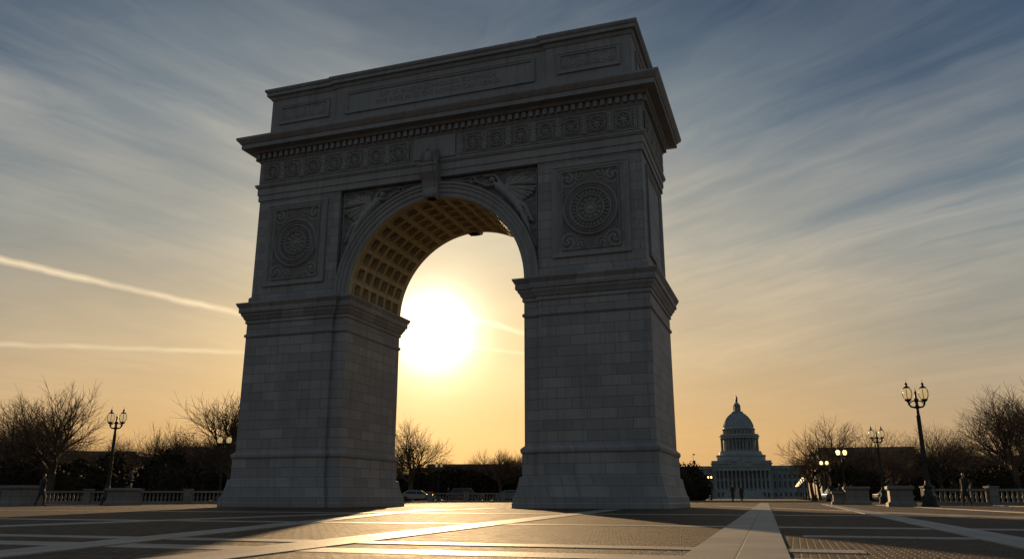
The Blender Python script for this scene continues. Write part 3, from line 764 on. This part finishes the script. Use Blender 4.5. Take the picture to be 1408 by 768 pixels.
# ------------------------------------------------------------------ people
def skin_mesh(verts,edges,rads,sub=1):
    me=bpy.data.meshes.new("tmp"); me.from_pydata(verts,edges,[]); ob=bpy.data.objects.new("tmp",me); scene.collection.objects.link(ob)
    md=ob.modifiers.new("s",'SKIN'); 
    for i,r in enumerate(rads):
        sv=me.skin_vertices[0].data[i]; sv.radius=(r[0],r[1]) if isinstance(r,tuple) else (r,r); sv.use_root=(i==0)
    s2=ob.modifiers.new("u",'SUBSURF'); s2.levels=sub; s2.render_levels=sub
    bpy.context.view_layer.update()
    m2=bpy.data.meshes.new_from_object(ob.evaluated_get(bpy.context.evaluated_depsgraph_get()))
    v=[tuple(q.co) for q in m2.vertices]; f=[tuple(p.vertices) for p in m2.polygons]
    bpy.data.objects.remove(ob); bpy.data.meshes.remove(m2); return v,f
def person(xx,yy,rz,coat,trou,h=1.75,stride=.0,coatlen=.62,hair=(.04,.03,.02),female=False):
    s=stride; sw=.19 if not female else .165
    V=[(0,0,.97),(0,.0,1.12),(0,.01,1.3),(0,.01,1.42),(0,-.0,1.5),(0,-.01,1.56)]
    E=[(0,1),(1,2),(2,3),(3,4),(4,5)]; Rr=[(.15,.115),(.135,.105),(.165,.115),(.12,.09),(.055,.055),(.05,.05)]
    def add(p,par,r): V.append(p);E.append((par,len(V)-1));Rr.append(r);return len(V)-1
    for sx,sg in((-1,1),(1,-1)):
        ft=-s*sg
        a=add((sx*.095,0,.88),0,.1); k=add((sx*.1,ft*.5-.02,.5),a,.068); c=add((sx*.1,ft*.75+.02,.34),k,.06); an=add((sx*.1,ft+.03,.1),c,.042)
        hl=add((sx*.1,ft+.03,.05),an,.045); add((sx*.115,ft-.16,.035),hl,.035)
        sh=add((sx*sw,0,1.41),3,.068); el=add((sx*(sw+.06),-ft*.3+.03,1.13),sh,.048); wr=add((sx*(sw+.065),-ft*.7-.05,.9),el,.032)
    body=skin_mesh(V,E,Rr,1)
    b=MB(); b.add(*body)
    fm=[]
    for f in b.f:
        zc_=sum(b.v[i][2] for i in f)/len(f); xc=sum(abs(b.v[i][0]) for i in f)/len(f)
        fm.append(3 if zc_<.09 else (1 if zc_<.93 and xc<.2 else (2 if zc_>1.5 else 0)))
    b.m=fm
    b.mi=0
    zb=.97-coatlen*.6
    b.lathe([(.2,zb),(.205,zb+.01),(.185,.85),(.165,1.1),(.185,1.3),(.165,1.4),(.1,1.47),(.075,1.52)],n=18,cap=False,sx=1.02,sy=.74)
    b.mi=2
    hc=1.645; prf=[(.02,-.118),(.045,-.108),(.06,-.085),(.072,-.04),(.078,.0),(.08,.04),(.072,.08),(.045,.11),(.012,.122)]
    b.lathe([(r,hc+z) for r,z in prf],cy=-.015,n=14,sx=.95,sy=1.18)
    b.tube([(0,-.1,hc+.015),(0,-.125,hc-.02),(0,-.1,hc-.03)],[.008,.014,.008],5,True)
    for sx in(-1,1): b.tube([(sx*.074,-.01,hc+.02),(sx*.085,.0,hc),(sx*.075,-.005,hc-.03)],[.012,.016,.008],5,True)
    b.mi=3
    for sx in(-1,1): b.tube([(sx*.03,-.098,hc+.012),(sx*.03,-.108,hc+.012)],[.009,.004],6,True)
    b.tube([(-.022,-.098,hc-.058),(.022,-.098,hc-.058)],[.005,.005],4,True)
    b.mi=4
    prh=[(.086,-.02 if not female else -.12),(.09,.03),(.083,.085),(.053,.122),(.012,.134)]
    b.lathe([(r,hc+z) for r,z in prh],cy=.008,n=14,sx=.96,sy=1.12,cap=False)
    for sx,sg in((-1,1),(1,-1)):
        ft=-s*sg; wx,wy,wz=sx*(sw+.065),-ft*.7-.05,.9
        b.mi=2
        b.tube([(wx,wy,wz+.02),(wx,wy-.01,wz-.03),(wx,wy-.018,wz-.09),(wx,wy-.02,wz-.1)],[.026,.034,.036,.03],8,True)
        for q,(o,L) in enumerate(((-.03,.065),(-.01,.08),(.01,.075),(.03,.055))):
            b.tube([(wx,wy-.02+o,wz-.09),(wx-sx*.01,wy-.025+o,wz-.09-L*.5),(wx-sx*.028,wy-.03+o,wz-.09-L)],[.009,.0085,.006],5,True)
        b.tube([(wx-sx*.005,wy-.04,wz-.03),(wx-sx*.02,wy-.065,wz-.06),(wx-sx*.025,wy-.07,wz-.09)],[.012,.01,.007],5,True)
    def pm(n,c,r=.8): return simple(n,c,r,0,.2,9)
    ms=[pm("coat_cloth",coat),pm("trouser_cloth",trou),pm("skin",(.38,.24,.17),.5),pm("shoe_leather",(.02,.018,.016),.4),pm("hair",hair)]
    k=h/1.77
    b.obj("person",ms,smooth=True,loc=(xx,yy,.004),rotz=rz,scale=(k,k,k))
person(-26.9,47,R(160),(.02,.022,.03),(.02,.02,.025),1.78,.18)
person(25.4,46,R(-60),(.018,.018,.02),(.03,.03,.035),1.8,.2,.75)
person(22.0,82,R(5),(.03,.025,.02),(.02,.02,.03),1.75,.22); person(23.0,82.4,R(-5),(.05,.02,.02),(.02,.02,.02),1.66,.2,.7,(.1,.06,.03),True)
person(28.0,72,R(20),(.02,.02,.022),(.03,.03,.04),1.8,.2); person(29.2,73,R(200),(.03,.03,.04),(.015,.015,.02),1.7,.05,.6,(.06,.04,.02),True)
person(28.9,71.2,R(90),(.025,.02,.02),(.02,.02,.02),1.74,.15)
person(46.5,80,R(80),(.04,.04,.05),(.02,.02,.03),1.75,.2); person(38.5,70,R(80),(.06,.03,.02),(.02,.02,.03),1.68,.2,.6,(.05,.03,.02),True)
person(39.6,70.8,R(75),(.03,.03,.03),(.02,.02,.03),1.78,.2); person(33.5,81,R(190),(.03,.03,.05),(.02,.02,.03),1.72,.2)
person(-8,103,R(90),(.03,.03,.04),(.02,.02,.03),1.75,.25)

# ------------------------------------------------------------------ parked cars
def car(xx,yy,rz,col,suv=0):
    P=empty("parked_car",(xx,yy,0),rz)
    paint=simple("car_paint",col,.25,.3,.05,2); b=MB()
    h=1.45+.25*suv
    prof=[(-2.25,.35),(-2.28,.62),(-2.2,.85),(-1.2-.1*suv,.95),(-.55,h-.06),(.1,h),(1.15+.4*suv,h-.05),(1.75+.3*suv,1.02),(2.25,.95),(2.3,.6),(2.22,.32)]
    vs=[];n=len(prof)
    for k,(s,ins) in enumerate(((-1,1),(1,1))):
        for x_,z_ in prof: vs.append((x_,s*(.88 if z_<1.0 else .88-.22*(z_-.95)/.5),z_))
    fs=[tuple(range(n)),tuple(range(2*n-1,n-1,-1))]+[(i,(i+1)%n,n+(i+1)%n,n+i) for i in range(n)]
    b.add(vs,fs); o=b.obj("body",paint,P,recalc=True); md=o.modifiers.new("b",'BEVEL'); md.width=.06; md.segments=2
    g=MB()
    for s in(-1,1):
        for (a0,a1,t0,t1) in ((-1.05,-.05,-.5,-.05),(.03,1.5+.3*suv,.03,1.05+.4*suv)):
            q=[(a0,1.0),(a1,1.0),(t1,h-.14),(t0,h-.14)]
            g.add([(x_,s*(.895-.22*(z_-.95)/.5),z_) for x_,z_ in q],[(0,1,2,3)])
    g.add([(-1.13-.1*suv,-.8,1.02),(-1.13-.1*suv,.8,1.02),(-.6,.62,h-.1),(-.6,-.62,h-.1)],[(0,1,2,3)])
    g.obj("windows",M_dark,P)
    wv=MB()
    for x_ in(-1.4,1.4):
        for s in(-1,1): wv.tube([(x_,s*.7,.33),(x_,s*.9,.33)],[.33,.33],18,True)
    wv.obj("wheels",simple("tyre",(.02,.02,.02),.8),P)
    hb=MB(); hb.mi=0
    for s in(-1,1): hb.box(-2.3,-2.2,s*.65-.16,s*.65+.16,.62,.76); hb.box(2.22,2.31,s*.65-.14,s*.65+.14,.68,.85)
    hb.obj("lights",simple("car_lamp",(.6,.6,.6),.2),P)
i=0
for xx in np.arange(-24,4,6.1):
    car(xx+random.uniform(-.3,.3),104.6,R(180+random.uniform(-1,1)),[(.3,.3,.3),(.05,.06,.08),(.22,.22,.22),(.08,.04,.035),(.1,.12,.16)][i%5],i%2); i+=1
car(42,104.7,R(180),(.08,.1,.12),1); car(48.5,104.6,R(180),(.2,.2,.2),0)

# ------------------------------------------------------------------ view
scene.view_settings.view_transform='Standard'; scene.view_settings.look='None'; scene.view_settings.exposure=0
